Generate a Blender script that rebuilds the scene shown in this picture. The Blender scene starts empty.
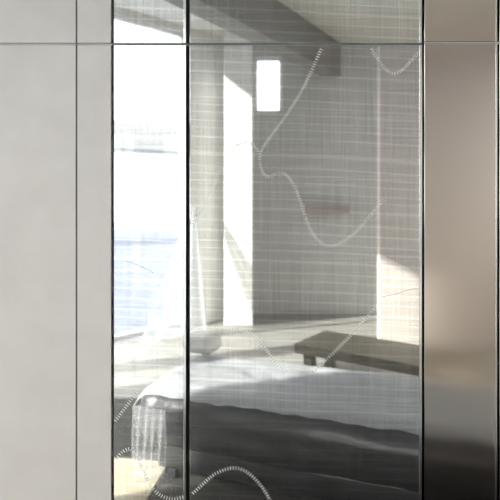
import bpy, bmesh, math, random
from mathutils import Vector, Matrix, noise
random.seed(4)
S = bpy.context.scene
COL = S.collection

# ------------------------------------------------------------------ camera, sky, sun, exposure
FOC, HOR, DIST, EYE = 533.0, 200.0, 1.6, 1.5     # focal length (px), horizon row, distance to the wall, eye height
K = DIST / FOC                                   # metres per pixel on the panel wall
cam_d = bpy.data.cameras.new('camera')
cam = bpy.data.objects.new('camera', cam_d); COL.objects.link(cam)
cam.location = (0, -DIST, EYE); cam.rotation_euler = (math.pi / 2, 0, 0)
cam_d.sensor_width = 36; cam_d.lens = FOC / 500 * 36; cam_d.shift_y = -(250 - HOR) / 500
cam_d.clip_start = 0.02
S.camera = cam

w = bpy.data.worlds.new('sky'); S.world = w; w.use_nodes = True
bg = w.node_tree.nodes['Background']
bg.inputs[0].default_value = (1.0, 0.985, 0.96, 1); bg.inputs[1].default_value = 4.4

sun_d = bpy.data.lights.new('sun', 'SUN'); sun_d.energy = 14.0; sun_d.angle = math.radians(1.2)
sun_d.color = (1.0, 0.95, 0.88)
sun = bpy.data.objects.new('sun', sun_d); COL.objects.link(sun)
sun.rotation_euler = Vector((0.74, -0.27, -0.37)).to_track_quat('-Z', 'Y').to_euler()
sun.location = (-6, 2, 8)

S.view_settings.view_transform = 'Standard'; S.view_settings.look = 'None'
S.view_settings.exposure = 0.30; S.view_settings.gamma = 1; S.view_settings.use_curve_mapping = False
S.cycles.use_denoising = True
S.cycles.max_bounces = 12; S.cycles.diffuse_bounces = 6; S.cycles.glossy_bounces = 6
S.cycles.sample_clamp_indirect = 6

# ------------------------------------------------------------------ helpers
def link(o, parent=None):
    COL.objects.link(o)
    if parent is not None: o.parent = parent
    return o

def obj(name, bm, mat, parent=None, smooth=False):
    me = bpy.data.meshes.new(name)
    bmesh.ops.recalc_face_normals(bm, faces=bm.faces[:])
    bm.to_mesh(me); bm.free()
    if smooth:
        for p in me.polygons: p.use_smooth = True
    me.materials.append(mat)
    return link(bpy.data.objects.new(name, me), parent)

def tag(o, label, cat, group=None):
    o['label'] = label; o['category'] = cat
    if group: o['group'] = group
    return o

def thing(name, label, cat, loc, rz=0.0, group=None):
    e = bpy.data.objects.new(name, None); e.empty_display_size = 0.1
    e.location = loc; e.rotation_euler = (0, 0, rz)
    return tag(link(e), label, cat, group)

def struct(name, bm, mat, parent=None):
    o = obj(name, bm, mat, parent)
    if parent is None: o['kind'] = 'structure'
    return o

def add_box(bm, x0, x1, y0, y1, z0, z1, bevel=0.0, seg=2):
    b = bmesh.new()
    bmesh.ops.create_cube(b, size=1)
    for v in b.verts:
        v.co = Vector(((x0 + x1) / 2 + v.co.x * (x1 - x0), (y0 + y1) / 2 + v.co.y * (y1 - y0), (z0 + z1) / 2 + v.co.z * (z1 - z0)))
    if bevel: bmesh.ops.bevel(b, geom=b.edges[:], offset=bevel, segments=seg, affect='EDGES', profile=0.5)
    me = bpy.data.meshes.new('t'); b.to_mesh(me); b.free(); bm.from_mesh(me); bpy.data.meshes.remove(me)
    return bm

def box(x0, x1, y0, y1, z0, z1, bevel=0.0, seg=2):
    return add_box(bmesh.new(), x0, x1, y0, y1, z0, z1, bevel, seg)

def prism(pts, z0, z1):
    bm = bmesh.new()
    a = [bm.verts.new((x, y, z0)) for x, y in pts]; b = [bm.verts.new((x, y, z1)) for x, y in pts]
    bm.faces.new(a); bm.faces.new(b)
    n = len(pts)
    for i in range(n): bm.faces.new((a[i], a[(i + 1) % n], b[(i + 1) % n], b[i]))
    return bm

def place(bm, loc, rz):
    bmesh.ops.transform(bm, matrix=Matrix.Translation(loc) @ Matrix.Rotation(rz, 4, 'Z'), verts=bm.verts[:])
    return bm

# ------------------------------------------------------------------ materials
class NT:
    def __init__(self, name):
        self.m = bpy.data.materials.new(name); self.m.use_nodes = True
        self.t = self.m.node_tree; self.t.nodes.clear()
        self.out = self.n('ShaderNodeOutputMaterial')
    def n(self, kind, **kw):
        nd = self.t.nodes.new(kind)
        for k, v in kw.items(): setattr(nd, k, v)
        return nd
    def l(self, a, b): self.t.links.new(a, b)
    def val(self, sock, v):
        if isinstance(v, (int, float)): sock.default_value = v
        elif isinstance(v, tuple): sock.default_value = v
        else: self.l(v, sock)
    def math(self, op, a, b=None, c=None, clamp=False):
        nd = self.n('ShaderNodeMath', operation=op, use_clamp=clamp)
        self.val(nd.inputs[0], a)
        if b is not None: self.val(nd.inputs[1], b)
        if c is not None: self.val(nd.inputs[2], c)
        return nd.outputs[0]
    def noise(self, vec, scale, detail=2.0, rough=0.5, dim='3D', w=None):
        nd = self.n('ShaderNodeTexNoise', noise_dimensions=dim)
        if dim == '1D': self.val(nd.inputs['W'], w)
        else: self.l(vec, nd.inputs['Vector'])
        nd.inputs['Scale'].default_value = scale; nd.inputs['Detail'].default_value = detail
        nd.inputs['Roughness'].default_value = rough
        return nd.outputs[0]
    def scaled(self, vec, s):
        nd = self.n('ShaderNodeMapping'); self.l(vec, nd.inputs[0]); nd.inputs['Scale'].default_value = s
        return nd.outputs[0]
    def ramp(self, fac, a, b, lo=0.0, hi=1.0):
        nd = self.n('ShaderNodeValToRGB'); self.l(fac, nd.inputs[0])
        nd.color_ramp.elements[0].position = lo; nd.color_ramp.elements[0].color = (*a, 1)
        nd.color_ramp.elements[1].position = hi; nd.color_ramp.elements[1].color = (*b, 1)
        return nd.outputs[0]

def plain(name, a, b=None, rough=0.6, scale=6.0, metal=0.0, coat=0.0, bump=0.0, bscale=40.0, stretch=(1, 1, 1), spec=0.5):
    m = NT(name); p = m.n('ShaderNodeBsdfPrincipled'); m.l(p.outputs[0], m.out.inputs[0])
    tc = m.n('ShaderNodeTexCoord').outputs['Object']
    v = m.scaled(tc, stretch)
    m.l(m.ramp(m.noise(v, scale, 4), a, b or a, 0.3, 0.7), p.inputs['Base Color'])
    p.inputs['Roughness'].default_value = rough; p.inputs['Metallic'].default_value = metal
    p.inputs['Coat Weight'].default_value = coat; p.inputs['Coat Roughness'].default_value = 0.08
    p.inputs['Specular IOR Level'].default_value = spec
    if bump:
        bn = m.n('ShaderNodeBump'); bn.inputs['Strength'].default_value = bump; bn.inputs['Distance'].default_value = 0.01
        m.l(m.noise(v, bscale, 3), bn.inputs['Height']); m.l(bn.outputs[0], p.inputs['Normal'])
    return m.m

def mesh_glass():
    """mirror glass with a woven metal mesh laid in it: horizontal wires, irregularly spaced, over a fine weave"""
    m = NT('woven_mesh_mirror')
    tc = m.n('ShaderNodeTexCoord').outputs['Object']
    sp = m.n('ShaderNodeSeparateXYZ'); m.l(tc, sp.inputs[0]); X, Z = sp.outputs[0], sp.outputs[2]
    v = m.math('ADD', Z, m.math('MULTIPLY', X, 0.045))
    wob = m.math('MULTIPLY', m.math('SUBTRACT', m.noise(m.scaled(tc, (1.2, 1, 2.0)), 1.5, 1), 0.5), 0.02)
    v = m.math('ADD', v, wob)
    j = m.math('MULTIPLY', m.noise(None, 9.0, 1.0, dim='1D', w=v), 1.6)
    ph = m.math('FRACT', m.math('ADD', m.math('MULTIPLY', v, 34.0), j))
    d = m.math('ABSOLUTE', m.math('SUBTRACT', ph, 0.5))
    wire = m.math('SMOOTH_MIN', m.math('MULTIPLY', m.math('SUBTRACT', 0.13, d), 10.0, clamp=True), 1.0, 0.1, clamp=True)
    wmod = m.math('ADD', 0.25, m.math('MULTIPLY', m.noise(m.scaled(tc, (6, 1, 30)), 1.0, 3), 1.1), clamp=True)
    wire = m.math('MULTIPLY', wire, wmod)
    hx = m.noise(m.scaled(tc, (160, 1, 4)), 1.0, 2)           # fine upright threads
    hz = m.noise(m.scaled(tc, (4, 1, 190)), 1.0, 2)           # fine level threads
    big = m.noise(m.scaled(tc, (18, 1, 1)), 1.0, 2)
    weave = m.math('ADD', m.math('MULTIPLY', hx, 0.5), m.math('MULTIPLY', hz, 0.5))
    weave = m.math('MULTIPLY', m.math('SUBTRACT', weave, 0.36), 3.4, clamp=True)
    body = m.math('ADD', 0.715, m.math('MULTIPLY', weave, m.math('ADD', 0.12, m.math('MULTIPLY', big, 0.26))))
    body = m.math('ADD', body, m.math('MULTIPLY', wire, 0.22), clamp=True)
    cc = m.n('ShaderNodeCombineColor'); m.l(body, cc.inputs[0]); m.l(m.math('MULTIPLY', body, 0.985), cc.inputs[1]); m.l(m.math('MULTIPLY', body, 0.985), cc.inputs[2])
    g = m.n('ShaderNodeBsdfGlossy'); m.l(cc.outputs[0], g.inputs['Color']); g.inputs['Roughness'].default_value = 0.03
    t = m.n('ShaderNodeBsdfGlossy'); m.l(cc.outputs[0], t.inputs['Color']); t.inputs['Roughness'].default_value = 0.42
    mx = m.n('ShaderNodeMixShader'); mx.inputs[0].default_value = 0.085; m.l(g.outputs[0], mx.inputs[1]); m.l(t.outputs[0], mx.inputs[2])
    m.l(mx.outputs[0], m.out.inputs[0])
    return m.m

def steel(name, col, rough, var=0.015, aniso=0.0):
    m = NT(name); p = m.n('ShaderNodeBsdfPrincipled'); m.l(p.outputs[0], m.out.inputs[0])
    tc = m.n('ShaderNodeTexCoord').outputs['Object']
    br = m.noise(m.scaled(tc, (3, 1, 260)), 1.0, 3)
    m.l(m.ramp(br, tuple(c * (1 - var) for c in col), tuple(min(1, c * (1 + var)) for c in col), 0.25, 0.75), p.inputs['Base Color'])
    p.inputs['Metallic'].default_value = 1.0
    p.inputs['Roughness'].default_value = rough
    if aniso:
        p.inputs['Anisotropic'].default_value = aniso
        tg = m.n('ShaderNodeCombineXYZ'); tg.inputs[0].default_value = 1.0
        m.l(tg.outputs[0], p.inputs['Tangent'])
    return m.m

def film(name, dense=0.45):
    m = NT(name)
    p = m.n('ShaderNodeBsdfPrincipled')
    p.inputs['Base Color'].default_value = (0.86, 0.88, 0.92, 1); p.inputs['Roughness'].default_value = 0.16
    tl = m.n('ShaderNodeBsdfTranslucent'); tl.inputs[0].default_value = (0.9, 0.92, 0.97, 1)
    tr = m.n('ShaderNodeBsdfTransparent')
    m1 = m.n('ShaderNodeMixShader'); m1.inputs[0].default_value = 0.5
    m.l(p.outputs[0], m1.inputs[1]); m.l(tl.outputs[0], m1.inputs[2])
    m2 = m.n('ShaderNodeMixShader'); m2.inputs[0].default_value = dense
    m.l(tr.outputs[0], m2.inputs[1]); m.l(m1.outputs[0], m2.inputs[2]); m.l(m2.outputs[0], m.out.inputs[0])
    return m.m

def clear_glass():
    m = NT('window_glass')
    g = m.n('ShaderNodeBsdfGlossy'); g.inputs['Roughness'].default_value = 0.0
    tr = m.n('ShaderNodeBsdfTransparent'); tr.inputs[0].default_value = (0.94, 0.97, 0.96, 1)
    mx = m.n('ShaderNodeMixShader'); mx.inputs[0].default_value = 0.05; m.l(tr.outputs[0], mx.inputs[1]); m.l(g.outputs[0], mx.inputs[2])
    m.l(mx.outputs[0], m.out.inputs[0])
    return m.m

M = {
    'stone': plain('pale_greige_panel', (0.555, 0.512, 0.495), (0.60, 0.556, 0.537), rough=0.45, scale=9, bump=0.03, bscale=90),
    'mirror': mesh_glass(),
    'steel': steel('brushed_stainless_steel', (0.745, 0.67, 0.615), 0.16, 0.015, 0.75),
    'trim': steel('polished_edge_metal', (0.85, 0.86, 0.86), 0.18),
    'backing': plain('black_backing', (0.035, 0.037, 0.045), rough=0.7),
    'gap': plain('dark_joint_seal', (0.05, 0.052, 0.065), rough=0.5),
    'greyseal': plain('grey_joint_seal', (0.42, 0.41, 0.40), rough=0.6),
    'thread': plain('white_stitch_thread', (0.68, 0.68, 0.66), rough=0.5),
    'plaster': plain('grey_plaster', (0.68, 0.69, 0.69), (0.73, 0.735, 0.73), rough=0.8, scale=2),
    'white': plain('white_paint', (0.76, 0.755, 0.735), rough=0.6),
    'pink': plain('warm_plaster', (0.70, 0.60, 0.54), (0.74, 0.64, 0.58), rough=0.8, scale=2),
    'warm': plain('pale_warm_plaster', (0.66, 0.60, 0.56), (0.70, 0.64, 0.60), rough=0.8, scale=2),
    'rose': plain('dusty_rose_timber', (0.44, 0.37, 0.35), rough=0.6),
    'ceil': plain('cream_ceiling_paint', (0.86, 0.845, 0.775), rough=0.8),
    'beam': plain('dark_beam_cladding', (0.27, 0.26, 0.24), rough=0.7),
    'floor': plain('dark_stone_floor', (0.25, 0.245, 0.23), (0.32, 0.312, 0.29), rough=0.45, scale=4),
    'tan': plain('pale_sun_pool', (0.48, 0.42, 0.32), (0.55, 0.48, 0.37), rough=0.7, scale=14, stretch=(1, 8, 1)),  # pale colour stands in for sun on the floor
    'sofa': plain('dark_upholstery', (0.018, 0.020, 0.025), (0.032, 0.034, 0.039), rough=0.4, scale=5, coat=0.6, bump=0.5, bscale=9, stretch=(1, 2, 2)),
    'mat': plain('dark_shade_sheet', (0.075, 0.073, 0.068), (0.10, 0.097, 0.09), rough=0.9, scale=7),  # dark colour stands in for shade on the floor
    'wood': plain('brown_timber', (0.12, 0.105, 0.078), (0.17, 0.145, 0.105), rough=0.45, scale=6, stretch=(1, 9, 1)),
    'film': film('clear_plastic_film', 0.30),
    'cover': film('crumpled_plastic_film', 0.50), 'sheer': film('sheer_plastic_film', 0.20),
    'glass': clear_glass(),
    'walkway': plain('pale_concrete', (0.34, 0.35, 0.34), (0.38, 0.38, 0.37), rough=0.8),
    'frame': plain('pale_window_frame', (0.75, 0.76, 0.76), rough=0.4),
    'ground': plain('pale_paving', (0.105, 0.12, 0.18), (0.13, 0.145, 0.205), rough=0.8, scale=2),
}

# ------------------------------------------------------------------ the room (y = 0 is the face of the panel wall, the room lies at y < 0)
CEIL = 3.55
foot = [(-3.0, 0.16), (3.75, 0.16), (3.75, -5.6), (-0.05, -5.6), (-0.05, -5.4), (-3.0, -2.45)]
struct('floor', prism(foot, -0.12, 0.0), M['floor'])
struct('ceiling', prism(foot, CEIL, CEIL + 0.15), M['ceil'])
struct('wall_front', box(-3.0, 3.75, 0.03, 0.16, 0, CEIL), M['backing'])
lw = bmesh.new()                                             # left wall with two narrow unseen windows added to let sun in
LY0, LY1 = -0.72, -0.14
for a in ((-2.45, -2.38, 0, CEIL), (-2.38, -1.90, 0, 0.10), (-2.38, -1.90, 3.15, CEIL), (-1.90, LY0, 0, CEIL), (LY0, LY1, 0, 0.10), (LY0, LY1, 3.30, CEIL), (LY1, 0.16, 0, CEIL)):
    add_box(lw, -3.12, -3.0, a[0], a[1], a[2], a[3])
struct('wall_left', lw, M['plaster'])
bw = bmesh.new()                                             # back wall with its small high window
WX0, WX1, WZ0, WZ1 = 0.07, 0.42, 2.66, 3.38
for a in ((-0.05, WX0, 0, CEIL), (WX0, WX1, 0, WZ0), (WX0, WX1, WZ1, CEIL), (WX1, 3.6, 0, CEIL)):
    add_box(bw, a[0], a[1], -5.55, -5.40, a[2], a[3])
struct('wall_back', bw, M['plaster'])
rw = bmesh.new()                                             # right wall with a wide unseen window added for fill light
for a in ((-5.55, -4.2, 0, CEIL), (-4.2, -0.6, 0, 0.9), (-4.2, -0.6, 2.9, CEIL), (-0.6, 0.03, 0, CEIL)):
    add_box(rw, 3.6, 3.75, a[0], a[1], a[2], a[3])
struct('wall_right', rw, M['pink'])
struct('wall_partition', box(1.29, 3.6, -3.80, -3.70, 0, 3.04), M['warm'])

f5 = bmesh.new()  # unseen opening, added so sun reaches the partition
for y in (-2.38, -1.94): add_box(f5, -3.08, -3.03, y, y + .04, 0.10, 3.15)
for z in (0.10, 3.11): add_box(f5, -3.08, -3.03, -2.34, -1.94, z, z + .04)
win5 = struct('added_window_5', f5, M['frame'])
obj('pane', box(-3.058, -3.052, -2.34, -1.94, 0.14, 3.11), M['glass'], win5)

# slanting facade: local x runs along it from the far corner, local y points out of the room
FA, FL, FT0, FT1 = math.radians(135), 4.172, 0.98, 4.04
fc = (-0.05, -5.4, 0)
def facade(bm): return place(bm, fc, FA)
fw = bmesh.new()
add_box(fw, 0, FT0, 0.0, 0.16, 0, CEIL)
add_box(fw, FT0, FL, 0.0, 0.16, 3.47, CEIL)
add_box(fw, FT1, FL, 0.0, 0.16, 0, 3.47)
struct('wall_slanted', facade(fw), M['white'])
fr = bmesh.new()
for x in (FT0, 2.24, FT1 - 0.05): add_box(fr, x, x + 0.05, 0.03, 0.09, 0, 3.47)
for z0, z1 in ((0, 0.05), (3.43, 3.47)): add_box(fr, FT0 + .05, FT1 - .05, 0.03, 0.09, z0, z1)
win = struct('window_1', facade(fr), M['frame'])
gl = bmesh.new(); add_box(gl, FT0 + .05, FT1 - .05, 0.056, 0.064, 0.05, 3.43)
obj('pane', facade(gl), M['glass'], win)
f4 = bmesh.new()  # unseen opening, added and sized for sun on floor and sofa
for y in (LY0, LY1 - .05): add_box(f4, -3.08, -3.03, y, y + .05, 0.10, 3.30)
for z in (0.10, 3.25): add_box(f4, -3.08, -3.03, LY0 + .05, LY1 - .05, z, z + .05)
win4 = struct('added_window_4', f4, M['frame'])
obj('pane', box(-3.058, -3.052, LY0 + .05, LY1 - .05, 0.15, 3.25), M['glass'], win4)
f2 = bmesh.new()
for a in ((WX0, WX0 + .03, WZ0, WZ1), (WX1 - .03, WX1, WZ0, WZ1), (WX0, WX1, WZ0, WZ0 + .03), (WX0, WX1, WZ1 - .03, WZ1)):
    add_box(f2, a[0], a[1], -5.52, -5.46, a[2], a[3])
win2 = struct('window_2', f2, M['frame'])
obj('pane', box(WX0 + .03, WX1 - .03, -5.493, -5.487, WZ0 + .03, WZ1 - .03), M['glass'], win2)
f3 = bmesh.new()  # out of view, added as a source of fill light
for y in (-4.2, -3.0, -1.83, -0.66): add_box(f3, 3.64, 3.70, y, y + .06, 0.9, 2.9)
for z in (0.9, 2.84): add_box(f3, 3.64, 3.70, -4.14, -0.66, z, z + .06)
win3 = struct('added_window_3', f3, M['frame'])
obj('pane', box(3.667, 3.673, -4.14, -0.66, 0.96, 2.84), M['glass'], win3)
g = struct('ground', box(-40, 40, -45, 30, -0.6, -0.3), M['ground'])

struct('trim_1', prism([(-1.74, -1.02), (-1.50, -0.90), (1.19, -5.38), (0.93, -5.38)], 3.12, CEIL), M['beam'])   # ceiling beam
struct('column', box(-0.31, 0.036, -5.05, -4.75, 0, CEIL, 0.01), M['white'])

# ------------------------------------------------------------------ the panel wall
PX = lambda px: (px - 250) * K
PZ = lambda py: EYE + (HOR - py) * K
ZJ0, ZJ1 = PZ(45.2), PZ(43.0)
ZB, ZT = 0.10, 3.50
TH = 0.012
struct('baseboard_front', box(-3.0, 3.6, -0.004, 0.0285, 0, 0.095), M['steel'])

# joints
jm = bmesh.new()
struct('trim_2', box(PX(-400), PX(111.4), 0.004, 0.03, ZJ0, ZJ1), M['greyseal'])
struct('trim_3', box(PX(111.4), PX(422.4), 0.003, 0.03, ZJ0, ZJ1), plain('green_grey_joint', (0.12, 0.135, 0.13), rough=0.5))
struct('trim_4', box(PX(424.6), PX(1400), 0.002, 0.03, PZ(43.4), PZ(41.6)), M['trim'])
M_UP = plain('mid_grey_joint', (0.11, 0.105, 0.10), rough=0.6)
struct('trim_5', box(PX(75.7), PX(77.1), 0.004, 0.03, ZB, ZT), M_UP)

stone_label = {
    (0, 0): 'tall pale greige wall panel at the far left, below the level joint',
    (0, 1): 'short pale greige wall panel at the far left, above the level joint',
    (1, 0): 'narrow tall pale greige wall strip left of the narrow mirror glass, below the level joint',
    (1, 1): 'narrow short pale greige wall strip left of the narrow mirror glass, above the level joint'}
for ci, (a, b) in enumerate(((-160, 75.6), (77.2, 110.9))):
    for ri, (z0, z1) in enumerate(((ZB, ZJ0 - .0006), (ZJ1 + .0006, ZT))):
        o = obj('stone_cladding_panel', box(PX(a), PX(b), 0, 0.0285, z0, z1, 0.0012), M['stone'])
        tag(o, stone_label[(ci, ri)], 'wall panel', 'pale wall panels')
o = None

def catmull(p, step):
    """points every `step` along a smooth curve through p, with tangents"""
    P = [Vector(q) for q in p]; P = [P[0] * 2 - P[1]] + P + [P[-1] * 2 - P[-2]]
    fine = []
    for i in range(1, len(P) - 2):
        for k in range(24):
            t = k / 24; a, b, c, d = P[i - 1], P[i], P[i + 1], P[i + 2]
            fine.append(0.5 * ((2 * b) + (c - a) * t + (2 * a - 5 * b + 4 * c - d) * t * t + (3 * b - a - 3 * c + d) * t ** 3))
    fine.append(P[-2]); out = []; acc = step
    for a, b in zip(fine, fine[1:]):
        L = (b - a).length
        while acc <= L and L > 0:
            out.append((a + (b - a) * (acc / L), (b - a).normalized())); acc += step
        acc -= L
    return out

def stitch(parent, pts, rung=3.2, step=2.7, thick=0.7, thread=False):
    bm = bmesh.new()
    ox = parent.location.x; oz = parent.location.z
    for p, t in catmull(pts, step):
        n = Vector((-t.y, t.x))
        if thread: n = t
        ang = math.atan2(-n.y, n.x)
        b = bmesh.new()
        bmesh.ops.create_cube(b, size=1)
        L = rung if not thread else step * 1.1
        mat = Matrix.Translation((PX(p.x) - ox, -0.0004, PZ(p.y) - oz)) @ Matrix.Rotation(-ang, 4, 'Y') @ Matrix.Diagonal((L * K, 0.0012, thick * K, 1))
        bmesh.ops.transform(b, matrix=mat, verts=b.verts[:])
        me = bpy.data.meshes.new('t'); b.to_mesh(me); b.free(); bm.from_mesh(me); bpy.data.meshes.remove(me)
    return obj('stitched_thread', bm, M['thread'], parent)

glass_label = {
    (0, 0): 'narrow tall mirror glass panel with woven mesh, below the level joint beside the pale strip',
    (0, 1): 'narrow mirror glass panel with woven mesh, above the level joint beside the pale strip',
    (1, 0): 'large wide mirror glass panel with woven mesh and wavy stitched lines, below the level joint',
    (1, 1): 'wide mirror glass panel with woven mesh, above the level joint'}
glass = {}
for ci, (a, b) in enumerate(((113.9, 186.0), (189.8, 421.8))):
    for ri, (z0, z1) in enumerate(((ZB, ZJ0), (ZJ1, ZT))):
        t = thing('mirror_glass_panel', glass_label[(ci, ri)], 'glass panel', (PX(a), 0, z0), 0, 'mesh mirror glass panels')
        wd, ht = PX(b) - PX(a), z1 - z0
        e = 2.2 * K
        obj('glass_pane', box(0, wd - e, 0, TH, 0, ht, 0.0008), M['mirror'], t)
        tr = obj('edge_trim', box(wd - e, wd, -0.0015, TH, 0, ht, 0.0006), M['trim'], t); tr['label'] = 'bright polished metal edge'
        glass[(ci, ri)] = t
big, nar = glass[(1, 0)], glass[(0, 0)]
stitch(big, [(322, 47), (311, 72), (300, 94), (283, 120), (268, 140), (260, 155), (262, 171), (269, 177), (278, 173), (286, 175), (294, 185), (301, 203),
             (308, 224), (317, 239), (328, 246), (341, 243), (356, 232), (370, 216), (384, 199)])
stitch(big, [(191, 226), (200, 212), (208, 199), (222, 167), (233, 149), (246, 142), (255, 147), (259, 154)])
stitch(big, [(370, 47), (378, 60), (389, 72), (399, 72), (410, 62), (419, 52)])
stitch(big, [(226, 332), (240, 329), (252, 334), (264, 347), (276, 362), (290, 375)])
stitch(big, [(311, 373), (330, 356), (350, 336), (366, 318), (375, 307)])
stitch(big, [(381, 297), (396, 294), (408, 290), (419, 288)], 1, 2, 0.5, thread=True)
stitch(big, [(191, 495), (202, 485), (215, 474), (232, 468), (245, 471), (257, 481), (266, 493), (271, 503)])
stitch(nar, [(114, 423), (125, 408), (138, 391)])
stitch(nar, [(115, 461), (121, 453), (130, 449), (137, 456), (142, 468), (150, 484), (160, 495), (172, 499), (184, 497)])
stitch(nar, [(115, 262), (128, 262), (140, 266), (154, 273)], 1, 2, 0.4, thread=True)

steel_label = {
    (0, 0): 'tall brushed stainless steel wall panel right of the wide mirror glass, below the level joint',
    (0, 1): 'brushed stainless steel wall panel right of the wide mirror glass, above the level joint',
    (1, 0): 'sliver of brushed steel wall panel at the far right edge, below the level joint',
    (1, 1): 'sliver of brushed steel wall panel at the far right edge, above the level joint'}
for ci, (a, b) in enumerate(((424.3, 497.0), (499.4, 640))):
    for ri, (z0, z1) in enumerate(((ZB, PZ(43.6)), (PZ(41.4), ZT))):
        t = thing('steel_cladding_panel', steel_label[(ci, ri)], 'wall panel', (PX(a), 0, z0), 0, 'brushed steel wall panels')
        wd, ht = PX(b) - PX(a), z1 - z0; e = 1.6 * K
        obj('sheet', box(0, wd - e, 0, 0.0285, 0, ht, 0.001), M['steel'], t)
        tr = obj('edge_trim', box(wd - e, wd, -0.001, 0.0285, 0, ht, 0.0005), M['trim'], t); tr['label'] = 'brighter folded edge'

# ------------------------------------------------------------------ furniture standing opposite, seen in the mirror glass
def rounded(lx, ly, lz, r, cuts=18, amp=0.0, seed=0.0):
    """soft box from 0..lx, 0..ly, 0..lz with round edges and slight puckers"""
    bm = bmesh.new(); bmesh.ops.create_cube(bm, size=2)
    bmesh.ops.subdivide_edges(bm, edges=bm.edges[:], cuts=cuts, use_grid_fill=True)
    hx, hy, hz = lx / 2, ly / 2, lz / 2
    for v in bm.verts:
        q = Vector((v.co.x * hx, v.co.y * hy, v.co.z * hz))
        c = Vector((max(-hx + r, min(hx - r, q.x)), max(-hy + r, min(hy - r, q.y)), max(-hz + r, min(hz - r, q.z))))
        d = q - c
        if d.length > 1e-6: q = c + d.normalized() * r
        if amp:
            nv = noise.noise(Vector((q.x * 3.1 + seed, q.y * 7, q.z * 7))) + 0.5 * noise.noise(Vector((q.x * 9 + seed, q.y * 14, q.z * 14)))
            q += (d.normalized() if d.length > 1e-6 else Vector((0, 0, 1))) * nv * amp
        v.co = q + Vector((hx, hy, hz))
    return bm

tag(obj('floor_shade_sheet', box(-1.7, 2.2, -2.42, -0.12, 0, 0.006, 0.002), M['mat']),  # shade around the sofa, put in as a dark sheet
    'dark grey sheet standing in for shade on the floor around the low sofa', 'mat')
sofa_rz = math.radians(21)
t = thing('low_sofa', 'long low dark sofa wrapped in shiny plastic film, reflected in the lower mirror glass', 'sofa', (-0.64, -1.27, 0.006), sofa_rz)
# local +x along the sofa to the right, local -y away from the panel wall
obj('seat', place(rounded(2.05, 0.76, 0.31, 0.12, 26, 0.014), (0, -0.76, 0.16), 0), M['sofa'], t, True)
obj('base', box(0.12, 1.95, -0.70, -0.06, 0.05, 0.19, 0.02, 3), M['sofa'], t, True)
for fx in (0.18, 1.85):
    for fy in (-0.64, -0.12): obj('foot', box(fx, fx + .05, fy, fy + .05, 0, 0.05, 0.004), M['gap'], t)
bm = bmesh.new(); nx, ny = 60, 26                               # crumpled film over the seat, whitened to carry the light on top
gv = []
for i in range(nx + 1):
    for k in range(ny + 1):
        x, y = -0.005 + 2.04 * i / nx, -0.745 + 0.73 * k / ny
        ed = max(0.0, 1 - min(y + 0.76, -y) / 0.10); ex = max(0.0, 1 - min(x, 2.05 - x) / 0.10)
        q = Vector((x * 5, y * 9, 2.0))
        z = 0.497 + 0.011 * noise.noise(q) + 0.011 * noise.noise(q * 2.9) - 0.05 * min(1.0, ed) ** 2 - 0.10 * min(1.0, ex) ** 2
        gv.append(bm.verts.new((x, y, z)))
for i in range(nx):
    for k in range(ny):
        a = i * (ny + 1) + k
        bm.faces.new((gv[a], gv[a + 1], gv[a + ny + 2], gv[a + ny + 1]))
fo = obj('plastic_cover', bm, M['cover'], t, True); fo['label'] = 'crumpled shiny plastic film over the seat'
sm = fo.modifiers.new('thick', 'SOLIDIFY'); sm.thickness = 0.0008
bm = bmesh.new(); nx, nz = 26, 16                               # loose film hanging from the left end
grid = [[bm.verts.new((0.02 + 0.20 * (i / nx) ** 1.0 + 0.02 * (k / nz),
                       0.016 + 0.02 * math.sin(i * 1.1 + k * 0.25) * (k / nz) + 0.03 * (k / nz),
                       0.40 - 0.385 * (k / nz) * (0.92 + 0.08 * math.sin(i * 0.7)))) for k in range(nz + 1)] for i in range(nx + 1)]
for i in range(nx):
    for k in range(nz): bm.faces.new((grid[i][k], grid[i + 1][k], grid[i + 1][k + 1], grid[i][k + 1]))
ff = obj('plastic_film', bm, M['sheer'], t, True); ff['label'] = 'clear plastic film hanging from the left end'
sm = ff.modifiers.new('thick', 'SOLIDIFY'); sm.thickness = 0.0008
tag(obj('wrapped_cushion', place(rounded(0.22, 0.20, 0.12, 0.055, 10, 0.008, 3), (-0.385, -2.02, 0.509), sofa_rz), M['white'], None, True),
    'small pale wrapped cushion on the back corner of the low sofa', 'cushion')

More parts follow.
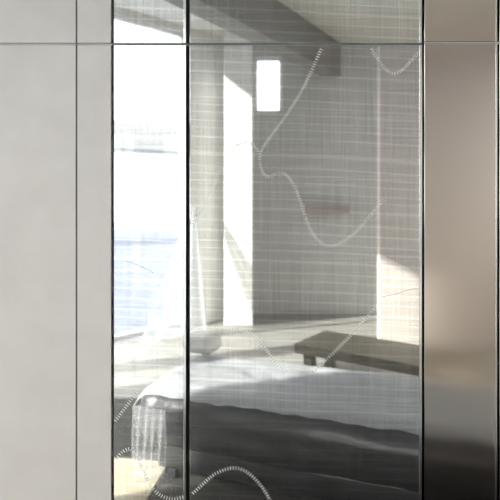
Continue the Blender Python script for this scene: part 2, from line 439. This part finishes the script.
t = thing('low_bench', 'low brown timber bench behind the plastic-wrapped sofa', 'bench', (0.69, -3.32, 0), math.radians(35))
obj('bench_top', box(0, 1.45, 0.0, 0.56, 0.22, 0.30, 0.008), M['wood'], t)
for x in (0.06, 1.31):
    for y in (0.05, 0.43): obj('leg', box(x, x + .08, y, y + .08, 0, 0.22, 0.004), M['wood'], t)

tag(obj('sunlit_floor_sheet', place(box(0, 0.9, 0, 1.0, 0, 0.012, 0.003), (-1.35, -1.55, 0.006), math.radians(8)), M['tan']),  # pool of sun on the floor, put in as a pale sheet
    'pale tan sheet standing in for sunlit floor left of the low sofa', 'sunlit floor')
t = thing('wall_shelf', 'narrow brown shelf on the grey back wall', 'shelf', (0.72, -5.40, 1.33))
obj('shelf_board', box(0, 0.56, 0, 0.14, 0.0, 0.10, 0.004), M['rose'], t)

bm = bmesh.new(); nu, nv = 20, 24                               # plastic sheet hanging slantwise in front of the window
for k in range(nv + 1):
    s = k / nv
    for i in range(nu + 1):
        u = i / nu
        x0 = 1.02 + 0.80 * s; x1 = 0.95 - 0.0
        x = x1 + (x0 - x1) * u
        bm.verts.new((x, -0.10 - 0.02 * math.sin(u * 17) * (0.3 + s) - 0.22 * s, 1.42 - 1.40 * s))
bm.verts.ensure_lookup_table()
for k in range(nv):
    for i in range(nu):
        q = k * (nu + 1) + i
        bm.faces.new((bm.verts[q], bm.verts[q + 1], bm.verts[q + nu + 2], bm.verts[q + nu + 1]))
o = obj('plastic_dust_sheet', facade(bm), M['film'], None, True)
tag(o, 'translucent plastic sheet hanging slantwise in front of the big bright window', 'plastic sheet')
sm = o.modifiers.new('thick', 'SOLIDIFY'); sm.thickness = 0.001

# outside: a raised walkway across the view from the big window
t = thing('elevated_walkway', 'pale raised walkway outside the big bright window', 'walkway', (-14.5, -16.0, -0.3), math.radians(150))
obj('deck', box(-14, 14, 0, 2.2, 4.0, 5.2), M['walkway'], t)
for x in (-8.5, 8.5): obj('pillar', box(x - .35, x + .35, 0.7, 1.5, 0, 4.0, 0.03), M['walkway'], t)
